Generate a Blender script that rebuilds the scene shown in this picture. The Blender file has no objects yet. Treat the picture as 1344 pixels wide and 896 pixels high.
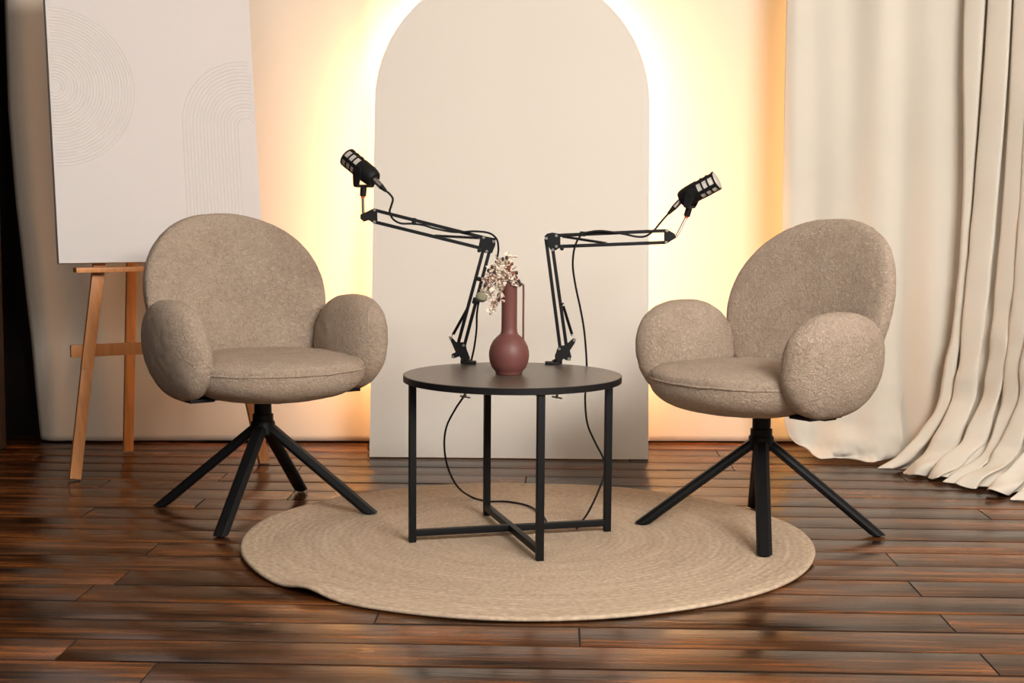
import bpy, bmesh, math, random
from mathutils import Vector, Matrix, noise
random.seed(7)
S = bpy.context.scene
COL = S.collection
R = math.radians

# ------------------------------------------------------------------ camera
CAM_F, CAM_P, CAM_H, CAM_R = 1927.0, 0.097, 0.949, 0.007      # focal length in pixels, pitch down, height, roll
cam = bpy.data.cameras.new('camera'); camo = bpy.data.objects.new('camera', cam); COL.objects.link(camo)
cam.sensor_width = 36.0; cam.lens = CAM_F/1344*36.0; cam.clip_start = .05
camo.matrix_world = (Matrix.Translation((0, 0, CAM_H)) @ Matrix.Rotation(math.pi/2 - CAM_P, 4, 'X') @ Matrix.Rotation(CAM_R, 4, 'Z'))
S.camera = camo

# ------------------------------------------------------------------ light and exposure
S.view_settings.view_transform = 'Standard'; S.view_settings.look = 'None'
S.view_settings.gamma = 1; S.view_settings.use_curve_mapping = False
S.view_settings.exposure = 0.76
S.cycles.use_denoising = True
S.cycles.max_bounces = 8
w = bpy.data.worlds.new('world'); S.world = w; w.use_nodes = True
w.node_tree.nodes['Background'].inputs[0].default_value = (1.0, .93, .85, 1)
w.node_tree.nodes['Background'].inputs[1].default_value = 0.16

def area(name, loc, aim, size, power, color, size_y=None):
    l = bpy.data.lights.new(name, 'AREA'); l.energy = power; l.color = color; l.size = size
    if size_y: l.shape = 'RECTANGLE'; l.size_y = size_y
    o = bpy.data.objects.new(name, l); COL.objects.link(o); o.location = loc
    o.rotation_euler = (Vector(aim) - Vector(loc)).to_track_quat('-Z', 'Y').to_euler()
    return o
area('softbox_key', (1.75, .5, 2.7), (-.15, 5.2, 1.4), 1.6, 178, (1.0, .982, .945), 1.4)
area('softbox_fill', (-1.3, .3, 2.6), (0, 5.0, 1.1), 1.8, 22, (1.0, .97, .93), 1.2)
strip = area('curtain_strip_lamp', (1.16, 5.60, .95), (.99, 5.70, .95), .04, 1.5, (1.0, .55, .18), 1.8)   # warm strip lamp standing behind the curtain edge
LED_STRENGTH = 60.0
LED_COLOR = (1.0, .57, .26)

# ------------------------------------------------------------------ helpers
def at(px, py, y=None, z=None):
    """the world point seen at a photo pixel, at depth y (or at height z)"""
    X, Y = px - 672, py - 448
    cr, sr = math.cos(CAM_R), math.sin(CAM_R); a = X*cr + Y*sr; b = -X*sr + Y*cr
    cp, sp = math.cos(CAM_P), math.sin(CAM_P)
    d = Vector((a, CAM_F*cp - b*sp, -CAM_F*sp - b*cp))
    s = y/d.y if y is not None else (z - CAM_H)/d.z
    return Vector((0, 0, CAM_H)) + d*s

def lin(r, g, b):
    f = lambda c: (c/255/12.92) if c/255 <= .04045 else ((c/255 + .055)/1.055)**2.4
    return (f(r), f(g), f(b), 1)

def mat(name, color, rough=.5, metal=0, spec=.5, var=0, vscale=8, bump=0, bscale=60, bdist=.002, sheen=0, stretch=None, coords='Object', detail=4):
    m = bpy.data.materials.new(name); m.use_nodes = True; nt = m.node_tree; N = nt.nodes; L = nt.links
    p = N['Principled BSDF']; p.inputs['Base Color'].default_value = color; p.inputs['Roughness'].default_value = rough
    p.inputs['Metallic'].default_value = metal; p.inputs['Specular IOR Level'].default_value = spec
    if sheen: p.inputs['Sheen Weight'].default_value = sheen; p.inputs['Sheen Roughness'].default_value = .5
    tc = N.new('ShaderNodeTexCoord'); src = tc.outputs[coords]
    if stretch:
        mp = N.new('ShaderNodeMapping'); mp.inputs['Scale'].default_value = stretch; L.new(src, mp.inputs[0]); src = mp.outputs[0]
    if var:
        n = N.new('ShaderNodeTexNoise'); n.inputs['Scale'].default_value = vscale; n.inputs['Detail'].default_value = detail; L.new(src, n.inputs['Vector'])
        r = N.new('ShaderNodeValToRGB'); c = color
        r.color_ramp.elements[0].position = .3; r.color_ramp.elements[1].position = .7
        r.color_ramp.elements[0].color = (c[0]*(1-var), c[1]*(1-var), c[2]*(1-var), 1)
        r.color_ramp.elements[1].color = (min(1, c[0]*(1+var)), min(1, c[1]*(1+var)), min(1, c[2]*(1+var)), 1)
        L.new(n.outputs['Fac'], r.inputs['Fac']); L.new(r.outputs['Color'], p.inputs['Base Color'])
    if bump:
        n2 = N.new('ShaderNodeTexNoise'); n2.inputs['Scale'].default_value = bscale; n2.inputs['Detail'].default_value = 4; L.new(src, n2.inputs['Vector'])
        bp = N.new('ShaderNodeBump'); bp.inputs['Strength'].default_value = bump; bp.inputs['Distance'].default_value = bdist
        L.new(n2.outputs['Fac'], bp.inputs['Height']); L.new(bp.outputs['Normal'], p.inputs['Normal'])
    return m

def emis(name, color, strength):
    m = bpy.data.materials.new(name); m.use_nodes = True; nt = m.node_tree
    p = nt.nodes['Principled BSDF']; p.inputs['Base Color'].default_value = (.8, .8, .8, 1)
    p.inputs['Emission Color'].default_value = (*color, 1); p.inputs['Emission Strength'].default_value = strength
    return m

class MB:
    def __init__(self): self.bm = bmesh.new()
    def add(self, vs, fs):
        v = [self.bm.verts.new(p) for p in vs]
        for f in fs:
            try: self.bm.faces.new([v[i] for i in f])
            except ValueError: pass
        return self
    def box(self, c, size, M=None, bevel=0):
        b = bmesh.new(); bmesh.ops.create_cube(b, size=1)
        bmesh.ops.scale(b, vec=size, verts=b.verts)
        if bevel: bmesh.ops.bevel(b, geom=list(b.edges), offset=bevel, segments=2, affect='EDGES', profile=.7)
        T = Matrix.Translation(c) @ (M.to_4x4() if M else Matrix.Identity(4))
        b.verts.index_update()
        self.add([T @ v.co for v in b.verts], [[v.index for v in f.verts] for f in b.faces]); b.free(); return self
    def bar(self, p0, p1, w, h, up=(0, 0, 1), bevel=0):
        p0, p1 = Vector(p0), Vector(p1); z = (p1 - p0); ln = z.length; z.normalize()
        x = Vector(up).cross(z)
        if x.length < 1e-4: x = Vector((1, 0, 0)).cross(z)
        x.normalize(); y = z.cross(x)
        return self.box((p0 + p1)/2, (w, h, ln), Matrix((x, y, z)).transposed(), bevel)
    def tube(self, pts, r, seg=10, cap=True):
        pts = [Vector(p) for p in pts]; n = len(pts)
        rr = r if isinstance(r, (list, tuple)) else [r]*n
        t0 = (pts[1] - pts[0]).normalized(); a = Vector((0, 0, 1)).cross(t0)
        if a.length < 1e-3: a = Vector((1, 0, 0)).cross(t0)
        a.normalize(); vs = []; fs = []
        for i, p in enumerate(pts):
            t = (pts[min(i+1, n-1)] - pts[max(i-1, 0)]).normalized()
            a = (a - t*a.dot(t)).normalized(); b = t.cross(a)
            for k in range(seg):
                an = 2*math.pi*k/seg; vs.append(p + (a*math.cos(an) + b*math.sin(an))*rr[i])
        for i in range(n-1):
            for k in range(seg):
                fs.append((i*seg+k, i*seg+(k+1) % seg, (i+1)*seg+(k+1) % seg, (i+1)*seg+k))
        if cap: fs += [list(range(seg))[::-1], [(n-1)*seg+k for k in range(seg)]]
        return self.add(vs, fs)
    def lathe(self, prof, seg=32, M=None):
        """prof: (radius, height) pairs about local Z"""
        vs = []; fs = []; n = len(prof); M = M or Matrix.Identity(4)
        for r, h in prof:
            for k in range(seg):
                a = 2*math.pi*k/seg; vs.append(M @ Vector((r*math.cos(a), r*math.sin(a), h)))
        for i in range(n-1):
            for k in range(seg): fs.append((i*seg+k, i*seg+(k+1) % seg, (i+1)*seg+(k+1) % seg, (i+1)*seg+k))
        fs += [list(range(seg))[::-1], [(n-1)*seg+k for k in range(seg)]]
        return self.add(vs, fs)
    def prism(self, poly, thick):
        """poly: planar world points; extruded symmetric about them along their normal"""
        P = [Vector(p) for p in poly]; nrm = Vector((0, 0, 0)); n = len(P)
        for i in range(n): nrm += (P[i] - P[0]).cross(P[(i+1) % n] - P[0])
        nrm.normalize(); vs = [p + nrm*thick/2 for p in P] + [p - nrm*thick/2 for p in P]
        fs = [list(range(n)), list(range(n, 2*n))[::-1]] + [(i, i+n, (i+1) % n + n, (i+1) % n) for i in range(n)]
        return self.add(vs, fs)
    def grid(self, f, nu, nv, closed=False):
        vs = [f(i/nu, j/nv) for j in range(nv+1) for i in range(nu + (0 if closed else 1))]
        W = nu if closed else nu+1; fs = []
        for j in range(nv):
            for i in range(nu):
                i2 = (i+1) % W; fs.append((j*W+i, j*W+i2, (j+1)*W+i2, (j+1)*W+i))
        return self.add(vs, fs)
    def superq(self, a, e1, e2, nu=72, nv=40, deform=None, axis='z', low=None):
        """superquadric; `axis` is the pole axis"""
        sp = lambda v, e: math.copysign(abs(v)**e, v)
        vs = []; fs = []
        for j in range(nv+1):
            eta = -math.pi/2 + math.pi*j/nv
            for i in range(nu):
                om = 2*math.pi*i/nu
                u, v, q = sp(math.cos(eta), e1)*sp(math.cos(om), e2), sp(math.cos(eta), e1)*sp(math.sin(om), e2), sp(math.sin(eta), e1)
                p = {'z': (u, v, q), 'y': (u, q, v), 'x': (q, u, v)}[axis]
                p = Vector((p[0]*a[0], p[1]*a[1], p[2]*a[2]))
                vs.append(deform(p) if deform else p)
        for j in range(nv):
            for i in range(nu): fs.append((j*nu+i, j*nu+(i+1) % nu, (j+1)*nu+(i+1) % nu, (j+1)*nu+i))
        return self.add(vs, fs)
    def build(self, name, m, parent=None, smooth=True, angle=40):
        bmesh.ops.remove_doubles(self.bm, verts=self.bm.verts, dist=1e-6)
        bmesh.ops.recalc_face_normals(self.bm, faces=self.bm.faces)
        me = bpy.data.meshes.new(name); 
        if smooth:
            for f in self.bm.faces: f.smooth = True
            for e in self.bm.edges:
                if len(e.link_faces) == 2 and e.calc_face_angle(0) > R(angle): e.smooth = False
        self.bm.to_mesh(me); self.bm.free(); me.materials.append(m)
        o = bpy.data.objects.new(name, me); COL.objects.link(o)
        if parent: o.parent = parent
        return o

def thing(name, label, cat, loc=(0, 0, 0), rotz=0, group=None):
    o = bpy.data.objects.new(name, None); COL.objects.link(o); o.empty_display_size = .05
    o.location = loc; o.rotation_euler = (0, 0, rotz); return tag(o, label, cat, group)
def tag(o, label, cat, group=None):
    o['label'] = label; o['category'] = cat
    if group: o['group'] = group
    return o
def struct(o): o['kind'] = 'structure'; return o
def spline(pts, n=8):
    """Catmull-Rom through the points"""
    P = [Vector(p) for p in pts]; P = [P[0]*2 - P[1]] + P + [P[-1]*2 - P[-2]]; out = []
    for i in range(1, len(P)-2):
        a, b, c, d = P[i-1], P[i], P[i+1], P[i+2]
        for k in range(n):
            t = k/n; out.append(.5*((2*b) + (c-a)*t + (2*a - 5*b + 4*c - d)*t*t + (3*b - a - 3*c + d)*t**3))
    out.append(P[-2]); return out

# ------------------------------------------------------------------ materials
M_drape = mat('cream_cotton', lin(229, 216, 199), .9, spec=.2, bump=.15, bscale=300, bdist=.001)
M_curtain = mat('white_cotton', lin(218, 208, 193), .9, spec=.2, var=.03, vscale=3, bump=.2, bscale=400, bdist=.001)
M_panel = mat('matt_ivory_paint', lin(228, 219, 207), .75, spec=.3, bump=.04, bscale=90)
M_canvas = mat('pale_plaster', lin(215, 207, 203), .8, spec=.3, bump=.12, bscale=220, bdist=.001)
M_black = mat('black_powder_coat', lin(13, 13, 14), .5, spec=.22, bump=.05, bscale=500)
M_matblack = mat('black_plastic', lin(15, 14, 14), .6, spec=.25)
M_chrome = mat('chrome', lin(150, 146, 142), .4, metal=1)
M_brass = mat('brass', lin(214, 150, 80), .35, metal=1)
M_orange = mat('orange_plastic', lin(214, 92, 30), .5)
M_top = mat('dark_wood_laminate', lin(86, 75, 66), .36, spec=.75, var=.12, vscale=6, stretch=(1, 12, 1), bump=.05, bscale=40)
M_edge = mat('black_edge_band', lin(20, 19, 21), .45, spec=.3)
M_vase = mat('terracotta_ceramic', lin(106, 63, 57), .5, spec=.4, var=.05, vscale=14)
M_mesh = mat('grey_wire_mesh', lin(196, 188, 178), .5, metal=.25, bump=.5, bscale=900, bdist=.001)
M_cable = mat('black_rubber', lin(12, 11, 11), .6, spec=.25)
M_pine = mat('oiled_pine', lin(206, 138, 80), .45, var=.14, vscale=5, stretch=(14, 14, 1), bump=.05, bscale=30)
M_wallbrown = mat('dark_brown_wall', lin(26, 20, 17), .9, spec=.1, var=.1)
M_frame = mat('brown_door_frame', lin(52, 36, 26), .6, spec=.2, var=.15, stretch=(1, 1, .1))
M_white = mat('white_wall_paint', lin(215, 205, 192), .85, spec=.2)

def fabric():
    m = bpy.data.materials.new('beige_teddy_fabric'); m.use_nodes = True; nt = m.node_tree; N = nt.nodes; L = nt.links
    p = N['Principled BSDF']; p.inputs['Roughness'].default_value = .95; p.inputs['Specular IOR Level'].default_value = .15
    p.inputs['Sheen Weight'].default_value = .35; p.inputs['Sheen Roughness'].default_value = .45; p.inputs['Sheen Tint'].default_value = (.9, .75, .62, 1)
    tc = N.new('ShaderNodeTexCoord')
    n1 = N.new('ShaderNodeTexNoise'); n1.inputs['Scale'].default_value = 12; n1.inputs['Detail'].default_value = 5; L.new(tc.outputs['Object'], n1.inputs['Vector'])
    n2 = N.new('ShaderNodeTexNoise'); n2.inputs['Scale'].default_value = 105; n2.inputs['Detail'].default_value = 5; n2.inputs['Roughness'].default_value = .65; n2.inputs['Distortion'].default_value = 1.2; L.new(tc.outputs['Object'], n2.inputs['Vector'])
    mx = N.new('ShaderNodeMath'); mx.operation = 'MULTIPLY_ADD'; L.new(n1.outputs['Fac'], mx.inputs[0]); mx.inputs[1].default_value = .25; 
    m2 = N.new('ShaderNodeMath'); m2.operation = 'MULTIPLY'; m2.inputs[1].default_value = .8; L.new(n2.outputs['Fac'], m2.inputs[0]); L.new(m2.outputs[0], mx.inputs[2])
    r = N.new('ShaderNodeValToRGB'); r.color_ramp.elements[0].position = .36; r.color_ramp.elements[1].position = .74
    r.color_ramp.elements[0].color = lin(162, 139, 120); r.color_ramp.elements[1].color = lin(208, 186, 165)
    L.new(mx.outputs[0], r.inputs['Fac']); L.new(r.outputs['Color'], p.inputs['Base Color'])
    b = N.new('ShaderNodeBump'); b.inputs['Strength'].default_value = 1; b.inputs['Distance'].default_value = .014
    L.new(n2.outputs['Fac'], b.inputs['Height']); L.new(b.outputs['Normal'], p.inputs['Normal'])
    return m
M_teddy = fabric()

def plank_mat():
    m = bpy.data.materials.new('varnished_dark_wood'); m.use_nodes = True; nt = m.node_tree; N = nt.nodes; L = nt.links
    p = N['Principled BSDF']; tc = N.new('ShaderNodeTexCoord'); oi = N.new('ShaderNodeObjectInfo')
    ad = N.new('ShaderNodeVectorMath'); ad.operation = 'MULTIPLY_ADD'; ad.inputs[1].default_value = (31, 17, 5)
    cb = N.new('ShaderNodeCombineXYZ')
    for i in range(3): L.new(oi.outputs['Random'], cb.inputs[i])
    L.new(cb.outputs[0], ad.inputs[0]); L.new(tc.outputs['Object'], ad.inputs[2])
    mp = N.new('ShaderNodeMapping'); mp.inputs['Scale'].default_value = (1.3, 26, 26); L.new(ad.outputs[0], mp.inputs[0])
    g = N.new('ShaderNodeTexNoise'); g.inputs['Scale'].default_value = 1.6; g.inputs['Detail'].default_value = 7; g.inputs['Roughness'].default_value = .62; g.inputs['Distortion'].default_value = .6
    L.new(mp.outputs[0], g.inputs['Vector'])
    mp2 = N.new('ShaderNodeMapping'); mp2.inputs['Scale'].default_value = (1.2, 5, 5); L.new(ad.outputs[0], mp2.inputs[0])
    g2 = N.new('ShaderNodeTexNoise'); g2.inputs['Scale'].default_value = 1.5; g2.inputs['Detail'].default_value = 3; L.new(mp2.outputs[0], g2.inputs['Vector'])
    mixf = N.new('ShaderNodeMath'); mixf.operation = 'ADD'; 
    h1 = N.new('ShaderNodeMath'); h1.operation = 'MULTIPLY'; h1.inputs[1].default_value = .5; L.new(g.outputs['Fac'], h1.inputs[0])
    h2 = N.new('ShaderNodeMath'); h2.operation = 'MULTIPLY'; h2.inputs[1].default_value = .5; L.new(g2.outputs['Fac'], h2.inputs[0])
    L.new(h1.outputs[0], mixf.inputs[0]); L.new(h2.outputs[0], mixf.inputs[1])
    r = N.new('ShaderNodeValToRGB'); e = r.color_ramp.elements
    e[0].position = .38; e[0].color = lin(20, 11, 6); e[1].position = .66; e[1].color = lin(154, 90, 39)
    k = e.new(.5); k.color = lin(74, 41, 18)
    L.new(mixf.outputs[0], r.inputs['Fac'])
    hsv = N.new('ShaderNodeHueSaturation'); mr = N.new('ShaderNodeMapRange'); mr.inputs['To Min'].default_value = .72; mr.inputs['To Max'].default_value = 1.25
    L.new(oi.outputs['Random'], mr.inputs['Value']); L.new(mr.outputs[0], hsv.inputs['Value']); L.new(r.outputs['Color'], hsv.inputs['Color'])
    L.new(hsv.outputs[0], p.inputs['Base Color'])
    rr = N.new('ShaderNodeMapRange'); rr.inputs['From Min'].default_value = .3; rr.inputs['From Max'].default_value = .7; rr.inputs['To Min'].default_value = .16; rr.inputs['To Max'].default_value = .30
    L.new(g2.outputs['Fac'], rr.inputs['Value']); L.new(rr.outputs[0], p.inputs['Roughness']); p.inputs['Specular IOR Level'].default_value = .30
    mp3 = N.new('ShaderNodeMapping'); mp3.inputs['Scale'].default_value = (3.2, 34, 34); L.new(ad.outputs[0], mp3.inputs[0])
    g3 = N.new('ShaderNodeTexNoise'); g3.inputs['Scale'].default_value = 2.2; g3.inputs['Detail'].default_value = 6; L.new(mp3.outputs[0], g3.inputs['Vector'])
    b = N.new('ShaderNodeBump'); b.inputs['Strength'].default_value = .26; b.inputs['Distance'].default_value = .0035; L.new(g3.outputs['Fac'], b.inputs['Height'])
    L.new(b.outputs['Normal'], p.inputs['Normal'])
    return m
M_plank = plank_mat()

def rug_mat():
    m = bpy.data.materials.new('braided_jute'); m.use_nodes = True; nt = m.node_tree; N = nt.nodes; L = nt.links
    p = N['Principled BSDF']; p.inputs['Roughness'].default_value = .9; p.inputs['Specular IOR Level'].default_value = .15
    tc = N.new('ShaderNodeTexCoord'); sx = N.new('ShaderNodeSeparateXYZ'); L.new(tc.outputs['Object'], sx.inputs[0])
    ln = N.new('ShaderNodeVectorMath'); ln.operation = 'LENGTH'; L.new(tc.outputs['Object'], ln.inputs[0])
    an = N.new('ShaderNodeMath'); an.operation = 'ARCTAN2'; L.new(sx.outputs['Y'], an.inputs[0]); L.new(sx.outputs['X'], an.inputs[1])
    ca = N.new('ShaderNodeMath'); ca.operation = 'MULTIPLY'; ca.inputs[1].default_value = 26; L.new(an.outputs[0], ca.inputs[0])
    cr = N.new('ShaderNodeMath'); cr.operation = 'MULTIPLY'; cr.inputs[1].default_value = 50; L.new(ln.outputs['Value'], cr.inputs[0])
    cv = N.new('ShaderNodeCombineXYZ'); L.new(ca.outputs[0], cv.inputs[0]); L.new(cr.outputs[0], cv.inputs[1])
    n1 = N.new('ShaderNodeTexNoise'); n1.inputs['Scale'].default_value = 1.6; n1.inputs['Detail'].default_value = 3; L.new(cv.outputs[0], n1.inputs['Vector'])
    ca2 = N.new('ShaderNodeMath'); ca2.operation = 'MULTIPLY'; ca2.inputs[1].default_value = 1.2; L.new(an.outputs[0], ca2.inputs[0])
    cr2 = N.new('ShaderNodeMath'); cr2.operation = 'MULTIPLY'; cr2.inputs[1].default_value = 24; L.new(ln.outputs['Value'], cr2.inputs[0])
    cv2 = N.new('ShaderNodeCombineXYZ'); L.new(ca2.outputs[0], cv2.inputs[0]); L.new(cr2.outputs[0], cv2.inputs[1])
    n2 = N.new('ShaderNodeTexNoise'); n2.inputs['Scale'].default_value = 1; n2.inputs['Detail'].default_value = 4; L.new(cv2.outputs[0], n2.inputs['Vector'])
    h1 = N.new('ShaderNodeMath'); h1.operation = 'MULTIPLY_ADD'; h1.inputs[1].default_value = .68; L.new(n1.outputs['Fac'], h1.inputs[0])
    h2 = N.new('ShaderNodeMath'); h2.operation = 'MULTIPLY'; h2.inputs[1].default_value = .32; L.new(n2.outputs['Fac'], h2.inputs[0]); L.new(h2.outputs[0], h1.inputs[2])
    r = N.new('ShaderNodeValToRGB'); e = r.color_ramp.elements
    e[0].position = .3; e[0].color = lin(158, 136, 115); e[1].position = .68; e[1].color = lin(197, 176, 152)
    L.new(h1.outputs[0], r.inputs['Fac']); L.new(r.outputs['Color'], p.inputs['Base Color'])
    b = N.new('ShaderNodeBump'); b.inputs['Strength'].default_value = .5; b.inputs['Distance'].default_value = .004; L.new(n1.outputs['Fac'], b.inputs['Height']); L.new(b.outputs['Normal'], p.inputs['Normal'])
    return m
M_rug = rug_mat()

# ------------------------------------------------------------------ the room
WALL_YAW = .035
def wall_y(x): return 5.69 + WALL_YAW*x
floor = struct(MB().box((0, 2.6, -.0330), (7.6, 7.4, .06)).build('floor', mat('dark_subfloor', lin(14, 9, 7), .9), smooth=False))
# planks: one object each, run across the view
PLANK_YAW = -.030; PW = .148
joints = [(440, 757), (78, 860), (160, 757), (200, 720), (262, 660), (292, 626), (1172, 735), (1201, 772), (1247, 820), (1298, 870), (760, 832), (690, 628), (965, 617)]
jw = [at(px, py, z=0) for px, py in joints[1:]]
def line_y(k, x): return 3.205 + PW*k + PLANK_YAW*x
cy_, sy_ = math.cos(PLANK_YAW), math.sin(PLANK_YAW)
for k in range(-12, 18):
    cuts = sorted(p.x for p in jw if line_y(k, p.x) <= p.y < line_y(k+1, p.x))
    x = -2.9 - random.random()*.6; xs = [x]
    for c in cuts:
        while c - xs[-1] > 2.6: xs.append(xs[-1] + random.uniform(1.2, 1.9))
        if c - xs[-1] < .3 and len(xs) > 1: xs.pop()
        xs.append(c)
    while xs[-1] < 2.7: xs.append(xs[-1] + (random.uniform(2.0, 3.2) if cuts or k < 2 else random.uniform(1.2, 2.4)))
    for a, b in zip(xs, xs[1:]):
        ln = b - a; pw = PW - .0065 - random.random()*.005
        o = MB().box((0, 0, -.0105), (ln - .003, pw, .021), None, .0008).build('plank', M_plank, floor)
        xm = (a+b)/2; o.location = (xm, line_y(k, xm) + PW/2, -.0004 - random.random()*.0012)
        o.rotation_euler = (R(random.uniform(-.12, .12)), R(random.uniform(-.03, .03)), PLANK_YAW + R(random.uniform(-.06, .06)))

wy = Matrix.Rotation(WALL_YAW, 3, 'Z')
struct(MB().box((0, wall_y(0) + .19, 1.45), (6.6, .12, 2.98), wy).build('wall_back', M_wallbrown, smooth=False))
struct(MB().box((-2.75, 2.6, 1.45), (.12, 6.5, 2.98)).build('wall_left', M_wallbrown, smooth=False))
struct(MB().box((2.75, 2.6, 1.45), (.12, 6.5, 2.98)).build('wall_right', M_white, smooth=False))
struct(MB().box((0, 2.6, 3.0), (6.6, 6.9, .1)).build('ceiling', M_white, smooth=False))
p = at(4, 588, z=0)
struct(MB().box((p.x - .03, 5.46, 1.4), (.07, .06, 2.8), None, .006).build('trim_1', M_frame))

# ------------------------------------------------------------------ cream drape that covers the wall
EDGE = [(52, 578), (46, 520), (40, 450), (33, 390), (27, 330), (20, 270), (10, 150), (5, 0)]
edge_pts = [at(a, b, y=5.62) for a, b in EDGE]
def edge_x(z):
    if z <= edge_pts[0].z: return edge_pts[0].x
    for a, b in zip(edge_pts, edge_pts[1:]):
        if z <= b.z: t = (z - a.z)/(b.z - a.z); return a.x + (b.x - a.x)*t
    a, b = edge_pts[-2], edge_pts[-1]
    return b.x + (z - b.z)*(b.x - a.x)/(b.z - a.z)
def drape(u, v):
    z = .006 + 2.75*v**1.3; x0 = edge_x(z); x = x0 + (1.9 - x0)*u
    d = (x - x0)
    y = wall_y(x) - .012 - .010*math.exp(-((d - .07)/.05)**2) - .012*math.exp(-((d - .27)/.07)**2)*(.6 + .4*math.sin(2*z)) - .004*math.sin(7*x + 1.2*z) - .006*math.exp(-((x + .55)/.05)**2)
    y += .02*math.exp(-(d/.025)**2)
    return Vector((x, y, z))
dr = MB().grid(drape, 200, 40).build('fabric_drape', M_drape)
md = dr.modifiers.new('thickness', 'SOLIDIFY'); md.thickness = .003; md.offset = 1
tag(dr, 'plain cream fabric drape covering the back wall behind the arched panel', 'drape')

# ------------------------------------------------------------------ arched panel with its warm light strip
PB_L, PB_R = at(484.5, 601, z=0), at(851, 604, z=0)
PW2 = (PB_R.x - PB_L.x)/2; TILT = R(9)
panel = thing('arched_panel', 'tall ivory arched panel leaning on the drape with a warm light strip behind', 'panel', ((PB_L.x + PB_R.x)/2, 5.312, .0), -.012)
SPRING = 1.325
def pl(x, h, d): return Vector((x, math.sin(TILT)*h + math.cos(TILT)*d, math.cos(TILT)*h - math.sin(TILT)*d))
def arch_outline(inset, base, n=40):
    r = PW2 - inset
    return [(-r, base)] + [(-r*math.cos(math.pi*i/n), SPRING + r*math.sin(math.pi*i/n)) for i in range(n+1)] + [(r, base)]
T_P = .02
poly = [pl(x, h, T_P/2 + .0) for x, h in arch_outline(0, .003)]
MB().prism(poly, T_P).build('board', M_panel, panel, angle=30)
b = MB()
ol = arch_outline(.045, .22)
b.tube(spline([pl(x, h, T_P + .012) for x, h in ol], 2), .006, 6)
led = b.build('light_strip', emis('warm_led', LED_COLOR, LED_STRENGTH), panel)
led['label'] = 'glowing warm yellow light strip'
b = MB()                                                                   # timber battens at the back that hold the board clear
for x in (-.3, .3): b.bar(pl(x, .05, T_P + .02), pl(x, 1.6, T_P + .02), .04, .035)
b.build('back_batten', M_pine, panel, smooth=False)
b = MB(); b.tube(spline([pl(-PW2 + .045, .22, T_P + .012), Vector((-PW2 - .012, .16, .05)), Vector((-PW2 - .016, .12, .008)), Vector((-PW2 + .03, .12, .006))], 6), .003, 6)
b.build('strip_lead', M_cable, panel)

# ------------------------------------------------------------------ rug
RUG_C, RUG_R = (.043, 4.022), .787
NR = 38
def rug_mesh():
    b = MB(); nseg = 220; prof = []
    for k in range(NR*5 + 1):
        r = RUG_R*(k/(NR*5)); ph = (k % 5)/5
        prof.append((max(r, .002),   .0100 + .0009*abs(math.sin(math.pi*ph))))
    prof += [(RUG_R + .004, .006), (RUG_R + .002, .001), (RUG_R - .02, .0005)]
    vs = []; fs = []
    for r, h in prof:
        for i in range(nseg):
            a = 2*math.pi*i/nseg
            rr = r*(1 + .006*math.sin(3*a + 1) + .003*math.sin(7*a))
            lift = 0
            da = (a - R(228)); lift += .016*math.exp(-(da/.09)**2)*max(0, (r - RUG_R + .10)/.10)
            lift += .004*math.exp(-((a - R(205))/.16)**2)*max(0, (r - RUG_R + .12)/.12)
            wob = .0016*noise.noise(Vector((r*9, a*3, 0)))
            vs.append(Vector((rr*math.cos(a), rr*math.sin(a), h + lift + wob*(1 if h > .004 else 0))))
    n = len(prof)
    for j in range(n-1):
        for i in range(nseg): fs.append((j*nseg+i, j*nseg+(i+1) % nseg, (j+1)*nseg+(i+1) % nseg, (j+1)*nseg+i))
    fs += [list(range(nseg))[::-1], [(n-1)*nseg+k for k in range(nseg)]]
    b.add(vs, fs); return b
rug = rug_mesh().build('round_rug', M_rug, angle=75); rug.location = (RUG_C[0], RUG_C[1], .0005)
tag(rug, 'round braided beige jute rug under the black table', 'rug')
RUG_TOP = .0115

# ------------------------------------------------------------------ coffee table
TC = (.002, 4.024); TH = .267 + .2; TR = .30; TT = .019
tab = thing('coffee_table', 'round black coffee table with thin square legs and crossed base bars', 'table', (TC[0], TC[1], RUG_TOP), .265)
tz = TH - RUG_TOP
MB().lathe([(0.001, tz - .0018), (TR - .004, tz - .0018), (TR - .002, tz - .0008), (TR - .004, tz)] and
           [(.001, tz - TT), (TR - .0015, tz - TT), (TR, tz - TT + .0015), (TR, tz - .0015), (TR - .0015, tz), (.001, tz)], 128).build('tabletop', M_top, tab, angle=25)
b = MB().lathe([(TR - .001, tz - TT + .001), (TR + .0012, tz - TT + .001), (TR + .0012, tz - .0012), (TR - .001, tz - .0012)], 128)
b.build('edge_band', M_edge, tab, angle=25)
LR = .281
for k in range(4):
    a = k*math.pi/2; c, s = math.cos(a), math.sin(a)
    lg = MB().box((LR*c, LR*s, (tz - TT)/2), (.019, .019, tz - TT), Matrix.Rotation(a, 3, 'Z'), .0015).build('leg', M_black, tab)
    MB().box(((LR - .03)*c, (LR - .03)*s, tz - TT - .003), (.06, .019, .005), Matrix.Rotation(a, 3, 'Z')).build('fixing_plate', M_black, lg, smooth=False)
for a, z in ((0, .025), (math.pi/2, .025)):
    d = Vector((math.cos(a), math.sin(a), 0))*(LR - .009)
    if a == 0: MB().bar(-d + Vector((0, 0, z)), d + Vector((0, 0, z)), .018, .018, bevel=.0015).build('cross_bar', M_black, tab)
    else:
        MB().bar(-d + Vector((0, 0, z)), d + Vector((0, 0, z)), .0175, .0185, bevel=.0015).build('cross_bar', M_black, tab)

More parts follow.
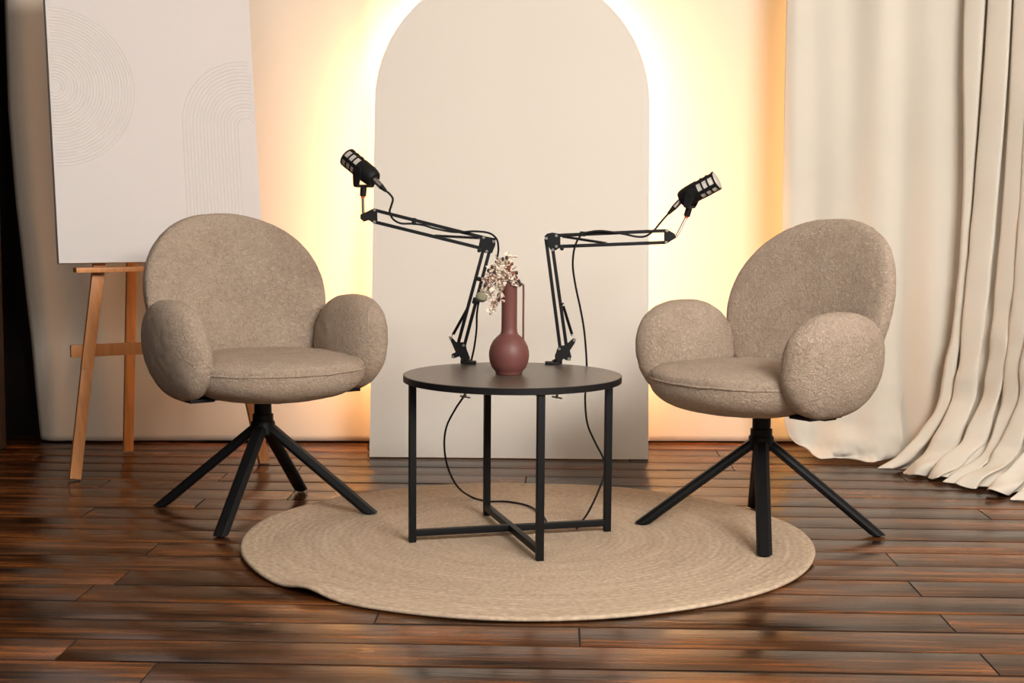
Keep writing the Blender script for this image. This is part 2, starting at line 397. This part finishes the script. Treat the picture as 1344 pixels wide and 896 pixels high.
# ------------------------------------------------------------------ armchairs
def fuzz(p, s=38, a=.0016):
    n = noise.noise_vector(p*s); return p + n*a + noise.noise_vector(p*9)*.0022
def armchair(name_label, loc, rotz, base_ang, foot_z):
    t = thing('armchair', name_label, 'armchair', loc, rotz, 'beige teddy armchairs either side of the table')
    # seat cushion: round, domed, lower boxing narrower
    def dseat(p):
        q = p.copy()
        k = q.z/.098
        if k < 0: f = 1 - .10*k*k*1.0; q.x *= f; q.y *= f
        else: q.z *= .43
        w = 1 + .05*(-q.y/.28); q.x *= w
        q.z += .449 + .012*(q.y < 0)*(-q.y/.29)**2*0
        q.y += -.045
        return fuzz(q)
    seat = MB().superq((.264, .275, .098), .62, .86, 96, 48, dseat).build('seat', M_teddy, t, angle=180)
    ring = []
    sp = lambda v, e: math.copysign(abs(v)**e, v)
    for i in range(97):
        om = 2*math.pi*i/96; v = Vector((.2625*sp(math.cos(om), .86), .2755*sp(math.sin(om), .86), 0)); ring.append(dseat(v)*1.0)
    MB().tube(ring, .0035, 6, cap=False).build('piping', M_teddy, seat, angle=180)
    # backrest: rounded shell, wraps forward at the sides and leans back
    def dback(p):
        q = p.copy()
        up = q.z > 0
        q.z *= 1.0 if up else 1.28
        if not up: q.x *= 1 - .06*(abs(q.z)/.30)**1.7
        z = q.z + .655
        th = 1 - .25*max(0, q.z/.24)
        y = q.y*th + .178 + (z - .43)*.285 - .70*q.x*q.x
        return fuzz(Vector((q.x, y, z)))
    MB().superq((.294, .052, .242), .58, .94, 112, 40, dback, axis='y').build('backrest', M_teddy, t, angle=180)
    for s in (-1, 1):
        def darm(p):
            q = p.copy()
            k = q.z/.148
            q.y *= 1 + .02*k; q.x *= 1 - .12*k*k*(k < 0)
            q.y += -.030; q.x += s*(.279 + .016*k); q.z += .509
            q.x += s*.10*(q.y - .02)*0
            return fuzz(q)
        MB().superq((.071, .186, .146), .86, .87, 80, 48, darm, axis='x').build('armrest', M_teddy, t, angle=180)
    # black steel carrier under seat and arms
    for s in (-1, 1):
        MB().box((s*.235, -.045, .368), (.075, .13, .010), None, .003).box((s*.15, -.0, .359), (.2, .05, .010), None, .003).build('arm_bracket', M_black, t)
    base = t
    br = base_ang - rotz
    b = MB(); b.lathe([(.031, .262), (.031, .30), (.026, .302), (.026, .352), (.06, .354), (.06, .362)], 28); b.build('column', M_black, base)
    MB().lathe([(.028, .236), (.036, .242), (.036, .276), (.03, .284)], 28).build('hub', M_black, base)
    for k in range(4):
        a = br + k*math.pi/2; d = Vector((math.cos(a), math.sin(a), 0)); n = Vector((-d.y, d.x, 0)); fz = foot_z[k]
        p0 = d*.018 + Vector((0, 0, .262)); p1 = d*.333 + Vector((0, 0, fz + .004))
        b = MB(); ax = (p1 - p0).normalized(); upv = n.cross(ax).normalized()
        if upv.z < 0: upv = -upv
        prof = [(.019, -.007), (.021, 0), (.019, .007), (.011, .0145), (-.011, .0145), (-.019, .007), (-.021, 0), (-.019, -.007), (-.012, -.0125), (.012, -.0125)]
        vs = []
        for P, end in ((p0, 0), (p1, 1)):
            for (u, v) in prof:
                q = P + n*u + upv*v
                if end: q = q + ax*((fz + .005 - q.z)/ax.z)     # foot is cut level with the floor
                vs.append(q)
        m = len(prof)
        fs = [(i, (i+1) % m, m + (i+1) % m, m + i) for i in range(m)] + [list(range(m))[::-1], list(range(m, 2*m))]
        b.add(vs, fs); lg = b.build('leg', M_black, base, angle=25)
        fc = d*.331 + Vector((0, 0, fz))
        MB().lathe([(.012, 0), (.012, .006)], 14, Matrix.Translation(fc)).build('glide', M_matblack, lg)
    return t
armchair('beige teddy armchair in front of the easel and the relief artwork', (-.747, 4.37, 0), R(34), -.2, (RUG_TOP, 0, 0, 0))
armchair('beige teddy armchair standing in front of the white curtain', (.714, 4.15, 0), R(-52), -.123, (0, 0, RUG_TOP, RUG_TOP))

# ------------------------------------------------------------------ easel and relief artwork
EY = R(30)
ed, eb = Vector((math.cos(EY), math.sin(EY), 0)), Vector((-math.sin(EY), math.cos(EY), 0))
fl, fr, rb = Vector((-1.462, 4.85, 0)), Vector((-.883, 5.185, 0)), Vector((-1.427, 5.401, 0))
apex = (fl + fr)/2 + eb*.3; apex.z = 2.0
easel = thing('easel', 'orange-brown pine easel holding the pale relief artwork', 'easel', fl.lerp(fr, .5))
def eo(v): return Vector(v) - easel.location
slope = (apex - (fl+fr)/2).normalized()
enorm = ed.cross(slope).normalized()
for f, n_ in ((fl, -1), (fr, 1), (rb, 0)):
    ax = (apex - f); ln = ax.length; ax.normalize()
    upv = eb
    a0 = f + ax*.004; off = ed*(-.012*n_)
    if n_:
        split = .385/apex.z
        lg = MB().bar(eo(f + ax*ln*(split - .012)), eo(f + ax*ln*.97 + off), .022, .040, up=ed, bevel=.002).build('leg', M_pine, easel)
        MB().bar(eo(a0), eo(f + ax*ln*split), .0205, .038, up=ed, bevel=.002).build('leg_extension', M_pine, lg)
    else:
        MB().bar(eo(a0), eo(f + ax*ln*.97), .020, .036, up=ed, bevel=.002).build('leg', M_pine, easel)
# cross rail behind the front legs, tray in front of them
t_ = .425/apex.z; c0 = fl.lerp(apex, t_); c1 = fr.lerp(apex, t_)
MB().bar(eo(c0 - ed*.055 + eb*.024), eo(c1 + ed*.055 + eb*.024), .042, .02, up=eb, bevel=.004).build('cross_rail', M_pine, easel)
t_ = .70/apex.z; c0 = fl.lerp(apex, t_); c1 = fr.lerp(apex, t_)
MB().bar(eo(c0 - ed*.085 - eb*.034), eo(c1 + ed*.085 - eb*.034), .017, .05, up=Vector((0, 0, 1)).cross(ed), bevel=.002).build('tray', M_pine, easel)
MB().bar(eo(apex - slope*.08), eo(apex - slope*.0), .1, .03, up=eb, bevel=.003).build('head_block', M_pine, easel)

CW, CH, CT = .715, 1.05, .030
ct = R(7.5)
cbl = at(77.5, 345.5, y=4.885)
art = thing('relief_artwork', 'pale plaster relief artwork with ribbed circle and arch, standing on the easel', 'artwork', cbl, EY)
art.rotation_euler = (-ct, 0, EY)
M_ = MB().box((CW/2, CT/2, CH/2), (CW, CT, CH), None, .002).build('canvas', M_canvas, art)
def arc(cx, cz, r, a0, a1, n=60):
    out = []; cur = []
    for i in range(n+1):
        a = a0 + (a1 - a0)*i/n; x, z = cx + r*math.cos(a), cz + r*math.sin(a)
        if .004 < x < CW - .004 and .01 < z < CH - .004: cur.append((x, z))
        elif cur:
            out.append(cur); cur = []
    if cur: out.append(cur)
    return out
sc = .69/262
b = MB(); ccx, ccz = .018, (346 - 121)*sc*1.0
for i in range(24):
    for run in arc(ccx, ccz, .022 + i*.0106, -math.pi, math.pi, 110):
        if len(run) > 2: b.tube([(x, .0014, z) for x, z in run], .0031, 6)
o = b.build('circle_relief', M_canvas, M_); o['kind'] = 'stuff'
b = MB(); acx, acz, ar = CW - .035, (346 - 165)*sc, .232
for i in range(17):
    r = ar - i*.0125
    if r < .02: break
    run = [(acx - r, .03 + .01*k) for k in range(int((acz - .03)/.01))]
    run += [(acx - r*math.cos(math.pi*k/40), acz + r*math.sin(math.pi*k/40)) for k in range(41)]
    run = [(x, z) for x, z in run if x < CW - .005]
    if len(run) > 2: b.tube([(x, .0014, z) for x, z in run], .0030, 6)
o = b.build('arch_relief', M_canvas, M_); o['kind'] = 'stuff'

# ------------------------------------------------------------------ curtains
def rumple(x, z, s=1): return noise.noise(Vector((x*9, z*14, s*3.1)))
def flat_curtain(u, v):
    z = .012 + 2.7*(v**1.6); low = math.exp(-z/.12); lo2 = math.exp(-z/.03)
    xl = .985 + .03*math.exp(-z/.4) + .065*math.exp(-(z/.06)**1.5)
    x = xl + (1.70 - xl)*u
    y = 5.42 - .35*(x - .985) - .085*low*max(0, 1 - max(0, (x - 1.30)/.12)**2)
    y += .013*math.sin(11*x + .5*z) + .012*math.sin(23*x + 1.0 - .6*z) + .008*math.sin(41*x + z)
    y += .012*math.exp(-(u/.03)**2)
    y += lo2*(.02*math.sin(38*x) + .07*rumple(x, z*2)) + low*.03*rumple(x*.6, z)*(x < 1.42) + lo2*.02*noise.noise(Vector((x*40, z*50, 2)))
    zz = z + lo2*.022*(rumple(x*1.4, 0, 2)) + .05*math.exp(-(u/.05)**2)*math.exp(-z/.04)
    return Vector((x, y, max(zz, .006)))
def curtain(f, nu, nv, name, label):
    o = MB().grid(f, nu, nv).build(name, M_curtain, angle=180)
    m = o.modifiers.new('thickness', 'SOLIDIFY'); m.thickness = .003
    return tag(o, label, 'curtain')
fc = curtain(flat_curtain, 160, 90, 'curtain', 'smooth white curtain hanging nearly flat behind the armchair')
# bunched hem roll lying at the bottom of the flat curtain
NP = 12
def fold_curtain(u, v):
    z = .010 + 2.7*(v**1.7)
    g = math.exp(-z/.33); g2 = math.exp(-z/.10)
    # plan path: top and floor lines
    x0 = 1.600 - .085*math.exp(-z/.50) - .135*math.exp(-(z/.10)**1.2)
    y0 = 5.145
    L_ = .95
    x1, y1 = x0 + .50 + .05*g, y0 - .80 - .12*g
    ph = 2*math.pi*NP*(u + .016*math.sin(19*u + 1) + .01*math.sin(2.1*z + 9*u))
    dirv = Vector((x1 - x0, y1 - y0, 0)); ln = dirv.length; dirv.normalize(); nr = Vector((dirv.y, -dirv.x, 0))     # towards the room (left and front)
    if nr.x > 0: nr = -nr
    amp = (.030 + .014*math.sin(11*u + 2))*(1 + .5*g)
    w = math.sin(ph) ; 
    off = amp*(w + .25*math.sin(2*ph + .7)); tang = -.024*math.sin(2*ph)*(1 - .4*g)
    p = Vector((x0, y0, 0)) + dirv*(ln*u + tang) + nr*(off + .05*g2)
    # rumples near the floor
    r1 = noise.noise(Vector((u*22 - z*3, z*9, 1))); r2 = noise.noise(Vector((u*30, z*16, 5)))
    p += nr*(g*.045*r1 + g2*.05*r2) + dirv*(g*.03*noise.noise(Vector((u*14, z*6, 9))))
    zz = z + g2*.03*r2
    p.z = max(zz, .005); return p
curtain(fold_curtain, 420, 110, 'curtain', 'heavy cream curtain gathered in deep folds with its hem spread on the floor')

# ------------------------------------------------------------------ vase
VC = (-.008, 4.02)
va = thing('vase', 'dusty red bottle vase with a thin handle on the table', 'vase', (VC[0], VC[1], TH))
prof = [(.001, 0), (.034, 0), (.037, .002), (.037, .007), (.040, .011), (.0475, .020), (.0530, .034), (.0555, .050), (.0553, .062), (.0515, .078), (.044, .093), (.034, .104), (.0255, .111), (.0222, .118), (.0215, .13), (.0215, .252), (.0222, .2545), (.0205, .2555), (.0185, .254), (.0185, .15), (.001, .15)]
MB().lathe(prof, 48).build('body', M_vase, va, angle=60)
hx = .0385
MB().tube(spline([(.020, -.004, .250), (.030, -.005, .2505), (hx - .002, -.006, .247), (hx, -.006, .238), (hx, -.006, .15), (hx, -.006, .098), (hx - .004, -.006, .088)], 5), .0028, 8).build('handle', M_vase, va)

# ------------------------------------------------------------------ dried flowers
M_petal = mat('dried_cream_petal', lin(232, 216, 196), .8, var=.12, vscale=60)
M_pink = mat('dried_blush_petal', lin(214, 184, 164), .8, var=.15, vscale=60)
M_rust = mat('dried_rust_leaf', lin(140, 78, 50), .8, var=.2, vscale=60)
M_brown = mat('dried_brown_bud', lin(62, 44, 38), .8)
M_stem = mat('dried_stem', lin(120, 92, 66), .8)
M_pod = mat('grey_green_pod', lin(128, 122, 100), .8, var=.12, vscale=40)
VT = Vector((VC[0], VC[1], TH + .25))
def petal(b, c, d, ln, wd, twist):
    d = d.normalized(); s = d.cross(Vector((.3, .5, .8)).normalized()).normalized(); s = Matrix.Rotation(twist, 3, d) @ s; n = d.cross(s)
    pr = [(0, 0), (.35, .9), (.7, 1), (1, .15)]
    vs = []
    for t, wv in pr:
        for e in (-1, 0, 1): vs.append(c + d*ln*t + s*wd*wv*e*.5 + n*(abs(e)*.3*wd + .25*ln*t*t))
    b.add(vs, [(i*3+j, i*3+j+1, i*3+j+4, i*3+j+3) for i in range(3) for j in range(2)])
def sprig(label, tips, kinds, n_pet, size, rnd):
    rg = random.Random(rnd); t = thing('dried_flower', label, 'dried flower', VT)
    b = MB(); heads = []
    for (px, py, dy) in tips:
        tip = at(px, py, y=VC[1] + dy) - VT
        mid = Vector((tip.x*.35, tip.y*.4, max(tip.z*.75, .012)))
        base = Vector((rg.uniform(-.008, .008), rg.uniform(-.008, .008), -.05))
        neck = Vector((base.x, base.y, .006))
        b.tube(spline([base, neck, mid, tip], 4), .0011, 5); heads.append((tip, (tip - mid).normalized()))
    b.build('stem', M_stem, t)
    for (tip, d), kd in zip(heads, kinds):
        b = MB()
        for i in range(n_pet):
            dd = Vector((rg.gauss(0, 1), rg.gauss(0, 1), rg.gauss(0, 1))).normalized() + d*.5
            cl = lambda: max(-1.2, min(1.2, rg.gauss(0, 1)))
            c = tip + Vector((cl(), cl(), cl()))*size*.35
            petal(b, c, dd, size*rg.uniform(.5, .9), size*rg.uniform(.3, .5), rg.uniform(0, 6))
        b.build('bloom', kd, t)
    return t
sprig('fluffy cream dried bloom at the top of the bunch in the vase', [(656, 345, .01), (664, 350, .0), (650, 354, -.01), (668, 340, .02)], [M_petal]*4, 26, .020, 1)
sprig('blush pink dried spray in the middle of the bunch over the vase mouth', [(652, 366, -.02), (660, 372, -.025), (645, 362, -.01), (655, 380, -.03), (664, 362, -.03), (640, 372, 0)], [M_pink, M_petal, M_pink, M_petal, M_pink, M_pink], 20, .019, 2)
sprig('small rust-red dried leaves beside the vase neck top', [(670, 354, -.01), (674, 361, -.02), (667, 347, 0)], [M_rust, M_rust, M_rust], 9, .017, 3)
sprig('pale dried spray drooping down the side of the vase', [(643, 388, -.015), (650, 398, -.01), (646, 407, -.005), (655, 391, -.02), (638, 382, 0)], [M_petal, M_pink, M_petal, M_pink, M_petal], 15, .016, 4)
sprig('round off-white dried bloom on the rim of the vase', [(674, 369, -.02)], [M_petal], 22, .020, 5)
# buds
t = thing('dried_flower', 'dark brown dried buds on thin stems among the cream blooms', 'dried flower', VT)
bs = MB()
for px, py, dy in [(660, 340, -.012), (665, 338, .0), (678, 358, -.02), (681, 369, -.022), (646, 350, -.02), (683, 373, -.02), (649, 357, -.03), (637, 374, -.02), (655, 393, -.03), (641, 355, -.015)]:
    tip = at(px, py, y=VC[1] + dy) - VT; base = Vector((random.uniform(-.008, .008), random.uniform(-.008, .008), -.04))
    bs.tube(spline([base, Vector((base.x, base.y, .005)), Vector((tip.x*.5, tip.y*.5, max(tip.z*.8, .012))), tip], 4), .0009, 5)
    MB().superq((.0042, .0042, .006), 1, 1, 10, 6, lambda p, tip=tip: p + tip).build('bud', M_brown, t)
bs.build('stem', M_stem, t)
t = thing('dried_flower', 'grey-green round dried pod hanging low beside the microphone stand', 'dried flower', VT)
tip = at(632, 389.5, y=4.0) - VT
MB().tube(spline([(-.004, .002, -.04), (-.006, .0, .008), (-.035, -.008, .012), (-.055, -.012, -.01), tip], 5), .0011, 5).build('stem', M_stem, t)
def dpod(p):
    a = math.atan2(p.z, p.y); k = 1 + .05*math.cos(7*a)
    q = Vector((p.x, p.y*k, p.z*k)); q = Matrix.Rotation(R(12), 3, 'Y') @ q; return q + tip
MB().superq((.0165, .0145, .0140), .95, 1, 28, 16, dpod, axis='x').build('pod', M_pod, t, angle=180)

# ------------------------------------------------------------------ boom arms, microphones and cables
def boom(label, Y, base_c, bracket, rodsL, springL, elbow, rodsU, springU, tip, bolts, knob, clips, plate, under):
    t = thing('boom_arm', label, 'boom arm', (base_c[0], base_c[1], TH), 0, 'microphone boom arms clamped to the table')
    O = t.location
    Q = lambda px, py, dy=0: at(px, py, y=Y + dy) - O
    rod = lambda nm, a, b_, wd=.0098: MB().bar(Q(*a), Q(*b_), wd, wd, up=(0, 1, 0), bevel=.0012).build(nm, M_matblack, t)
    for a, b_ in rodsL: rod('lower_rod', a, b_)
    for a, b_ in rodsU: rod('upper_rod', a, b_)
    def spring(a, b_, nm):
        A, B = Q(*a), Q(*b_); d = (B - A); n = 46; x = d.cross(Vector((0, 1, 0))).normalized(); y = Vector((0, 1, 0))
        pts = [A] + [A + d*(.06 + .88*i/(n*6)) + (x*math.cos(i*math.pi/3) + y*math.sin(i*math.pi/3))*.0036 for i in range(n*6+1)] + [B]
        MB().tube(pts, .0011, 4).build(nm, M_matblack, t)
    spring(*springL, 'spring'); spring(*springU, 'spring')
    for poly, nm in ((bracket, 'base_bracket'), (elbow, 'elbow_bracket'), (tip, 'tip_bracket')):
        b = MB()
        for dy in (-.0075, .0075): b.prism([Q(px, py, dy) for px, py in poly], .003)
        cx = sum(p[0] for p in poly)/len(poly); cy = sum(p[1] for p in poly)/len(poly)
        b.prism([Q(cx + (px - cx)*.6, cy + (py - cy)*.6) for px, py in poly], .012)
        b.build(nm, M_matblack, t, smooth=False)
    for px, py in bolts:
        c = Q(px, py)
        MB().lathe([(.004, -.0125), (.0045, -.011), (.0045, .011), (.004, .0125)], 10, Matrix.Translation(c) @ Matrix.Rotation(math.pi/2, 4, 'X')).build('bolt', M_chrome, t)
    c = Q(*knob, -.010)
    MB().lathe([(.004, -.006), (.006, -.005), (.006, .005), (.004, .006)], 10, Matrix.Translation(c) @ Matrix.Rotation(math.pi/2, 4, 'X')).build('knob', M_matblack, t)
    for (px, py, hw, hh, ang) in clips:
        MB().box(Q(px, py), (hw, .022, hh), Matrix.Rotation(ang, 3, 'Y'), .003).build('cable_tie', M_cable, t)
    # table clamp: pad on the top, C-frame round the back edge, screw below
    k = Vector((base_c[0], base_c[1], TH)) - O; ey = .022
    cl = MB().box(k + Vector((plate, -.005, .004)), (.040, .034, .008), None, .0015).box(k + Vector((0, ey, -.031)), (.03, .006, .083), None, .0015).box(k + Vector((0, .002, -.072)), (.03, .044, .006), None, .0015)
    cl.lathe([(.011, .006), (.011, .014), (.007, .016), (.007, .030)], 16, Matrix.Translation(k))
    clo = cl.build('clamp', M_matblack, t)
    s = MB().tube([k + Vector((0, -.006, -.024)), k + Vector((0, -.006, -.100))], .004, 8).lathe([(.010, -.0235), (.010, -.0195)], 14, Matrix.Translation(k + Vector((0, -.006, 0))))
    s.tube([k + Vector((-.015, -.006, -.095)), k + Vector((.015, -.006, -.100))], .0025, 8)
    s.build('clamp_screw', M_chrome, clo)
    return t
YL, YR = 4.275, 4.275
cL = at(611, 476, z=TH); cR = at(731, 476, z=TH)
boom('left-leaning black boom arm whose upper rods slope down towards the vase', YL, (cL.x, YL),
     [(589, 441), (593, 442.5), (599, 449), (611, 449), (612.5, 458), (617, 470), (613, 474), (607, 474), (603, 467.5), (596, 470), (592.5, 468), (593, 464.5), (598, 462)],
     [((601, 452), (637, 318)), ((609, 455), (645.5, 318))], ((593.5, 441), (615, 402)),
     [(631, 309), (650.5, 312.5), (650, 322), (646, 332), (638, 332), (632, 330), (626.5, 331)],
     [((491, 275.5), (637, 312.2)), ((491, 291), (633, 326))], ((633, 312.5), (566, 309)),
     [(473, 281.5), (491, 273), (495, 276), (495.5, 291), (491, 293.5), (484, 289), (477.5, 291), (473, 287)],
     [(492, 275.3), (492, 291), (635, 311.5), (648, 316.5), (639, 329.5), (591.5, 443.5), (594.5, 467.5), (608.5, 452.5)],
     (629, 328.5), [(543.5, 290.5, .012, .020, R(15)), (628.5, 366, .018, .012, R(15)), (625, 395, .022, .018, R(15))], .012, None)
boom('right-leaning black boom arm whose upper rods run almost level', YR, (cR.x, YR),
     [(752, 444), (756, 445), (755, 449), (748, 460), (750, 468), (748.5, 473), (743, 472.5), (739.5, 470.5), (737, 474), (731, 474), (728, 468), (731.5, 457), (734, 453.5), (742, 453)],
     [((716.5, 313), (735.5, 459)), ((725, 324), (743.5, 455))], ((751.5, 441), (738.5, 399)),
     [(714.5, 310), (718, 306.5), (725, 305), (733, 306.5), (735.5, 311), (735.5, 324), (730, 328), (725, 330.5), (720, 324)],
     [((874, 302.6), (728, 309)), ((874, 318), (730, 323.5))], ((734, 309.5), (798, 319.5)),
     [(871.5, 304), (875, 300.5), (885.5, 306.5), (887.5, 312), (880, 316.5), (875, 320), (871.5, 316)],
     [(875, 302.3), (874, 318), (717, 312.5), (730, 309), (730, 323), (725.5, 327.5), (753.5, 446), (746.5, 470), (734, 457)],
     (737.5, 326), [(765, 306.8, .017, .014, R(4)), (737.3, 398, .012, .004, R(8))], -.016, None)

def mic(label, centre_px, Y, axis, stem_top, stem_bot, strap, grp='studio microphones'):
    C = at(*centre_px, y=Y); t = thing('microphone', label, 'microphone', C, 0, grp)
    x = Vector(axis).normalized(); piv = x.cross(Vector((0, 0, 1))).normalized(); z = piv.cross(x).normalized()
    A = Matrix((piv, z, x)).transposed().to_4x4()                       # local z of the lathe = microphone axis
    L = .118
    MB().lathe([(.010, -.060), (.020, -.060), (.0235, -.056), (.0265, -.046), (.0280, -.030), (.0285, -.006), (.0285, .002), (.026, .004), (.012, .004)], 32, A).build('body', M_matblack, t)
    MB().lathe([(.0262, -.002), (.0262, .058), (.024, .062), (.014, .0645), (.004, .065)], 32, A).build('grille', M_mesh, t)['label'] = 'light grey mesh grille'
    cage = MB()
    for zc in (.020, .0385, .058):
        cage.lathe([(.0258, zc - .0024), (.0287, zc - .0020), (.0287, zc + .0020), (.0258, zc + .0024)], 32, A)
    for k in range(5):
        a = k*math.pi*2/5 + strap; rx, ry = math.cos(a)*.0272, math.sin(a)*.0272
        cage.box(A @ Vector((rx, ry, .030)), (.0030, .0105, .058), (A.to_3x3() @ Matrix.Rotation(a, 3, 'Z')))
    cage.build('cage', M_matblack, t)
    # yoke: two cheeks on the pivot axis, a bridge and the threaded socket below
    sd = (at(*stem_bot, y=Y) - at(*stem_top, y=Y)); 
    dn = Vector((sd.x, 0, sd.z)).normalized(); dn = (dn - piv*dn.dot(piv)).normalized()
    pc = x*(-.016)
    fw = piv.cross(dn).normalized()
    yk = MB()
    for s in (-1, 1):
        c = pc + piv*s*.0335
        pts = [c - dn*.013 + fw*.009, c - dn*.013 - fw*.009, c - fw*.0145, c + dn*.036 - fw*.0095, c + dn*.044 - fw*.007, c + dn*.044 + fw*.007, c + dn*.036 + fw*.0095, c + fw*.0145]
        yk.prism(pts, .0075)
        yk.tube([c - piv*.006*s, c + piv*.008*s], .009, 14)
    yk.bar(pc + dn*.042 - piv*.0365, pc + dn*.042 + piv*.0365, .013, .008, up=dn, bevel=.002)
    yo = yk.build('yoke', M_matblack, t, angle=30)
    s0 = pc + dn*.046; s1 = pc + dn*.071
    MB().tube([s0, s1], .0095, 16).build('socket', M_matblack, yo)
    MB().tube([s1, s1 + dn*.005], .0062, 12).build('thread_ring', M_orange, yo)['label'] = 'orange thread ring'
    MB().tube([s1 + dn*.005, at(*stem_bot, y=Y) - C], .0044, 10).build('stud', M_chrome, yo)['label'] = 'bare metal stud'
    return t, C, x, piv, z
mL = mic('black microphone with grey ribbed grille tilted up away from the table, drape behind', (474, 221), YL, (-.62, .42, .48), (481, 250), (477, 284), .5)
mR = mic('black microphone with pale round grille face turned to the armchair by the curtain', (917, 249.5), YR, (.80, -.34, .46), (901, 272), (887.5, 311), -1.75)

def cable(label, plug, boot, pts, Y0):
    t = thing('microphone_cable', label, 'cable', Vector(plug[0]), 0, 'black microphone cables'); O = t.location
    MB().tube([p - O for p in spline(pts, 8)], .0031, 8).build('lead', M_cable, t)
    cn = MB().tube([plug[0] - O, plug[1] - O], .0085, 16).build('plug', M_chrome, t); cn['label'] = 'silver metal plug'
    MB().tube([plug[1] - O, boot - O], [.008, .0045], 14).build('boot', M_cable, cn)
def rear(mm, d): return mm[1] - mm[2]*d
a = lambda px, py, y: at(px, py, y=y)
pL0 = rear(mL, .056); pL1 = a(502.5, 247, YL - .04); bL = a(506.5, 250.5, YL - .04)
pL1 = pL0.lerp(pL1, .8)
cable('black cable looping wide to the left under the table, running to its front leg', (pL0, pL1), bL,
      [bL, a(511, 254, YL-.04), a(515.6, 261, YL-.04), a(513.5, 270, YL-.035), a(511.5, 278, YL-.03), a(516, 287.5, YL-.025), a(526, 293, YL-.02), a(541, 293.5, YL-.015), a(556, 295.5, YL-.015), a(571, 300, YL-.015), a(597, 304.5, YL-.013), a(622, 303.5, YL-.013), a(641, 305.5, YL-.014), a(651, 312.5, YL-.016), a(654, 323, YL-.016), a(653, 336, YL-.016), a(647, 354, YL-.014), a(636, 376, YL-.014), a(629, 394, YL-.012), a(626, 412, YL+.0), a(625.5, 432, YL+.015), a(622.5, 455, YL+.035), a(619, 472, YL+.045),
       a(615, 495, YL+.05), a(610, 517, YL+.05), a(598, 536, YL+.07), a(586, 560, YL+.1), a(583.2, 586, YL+.12), a(588, 614, YL+.14), a(601, 639, YL+.16), Vector((*at(620, 652.5, z=.016).xy, .016)), Vector((*at(641, 657.5, z=.016).xy, .016)), Vector((*at(665, 658, z=.016).xy, .016)), Vector((*at(690, 662.5, z=.016).xy, .016)), Vector((*at(706, 671, z=.016).xy, .016)), Vector((*at(717, 684, z=.016).xy, .016)), Vector((*at(712, 697, z=.016).xy, .016))], YL)
pR0 = rear(mR, .056); bR = a(877, 280.5, YR + .02); pR1 = pR0.lerp(bR, .55)
cable('black cable falling straight from the level boom arm to the table base bar', (pR0, pR1), bR,
      [bR, a(872, 286, YR+.015), a(866, 293, YR-.01), a(858, 302.5, YR-.018), a(848, 309.5, YR-.018), a(836, 310.5, YR-.018), a(816, 306.5, YR-.016), a(790, 303, YR-.014), a(773, 304.5, YR-.014), a(764, 307.5, YR-.016), a(757, 317, YR-.016), a(752.8, 332, YR-.012), a(752, 352, YR-.005), a(756, 378, YR+.0), a(762, 406, YR+.005), a(767, 436, YR+.01), a(770, 476, YR+.02),
       a(769.5, 500, YR+.03), a(768, 525, YR+.03), a(771, 556, YR+.03), a(781, 580, YR+.03), a(792, 602, YR+.02), a(793.5, 620, YR+.0), a(785, 645, YR-.03), a(772, 672, YR-.06), Vector((*at(757, 693, z=.016).xy, .016))], YR)
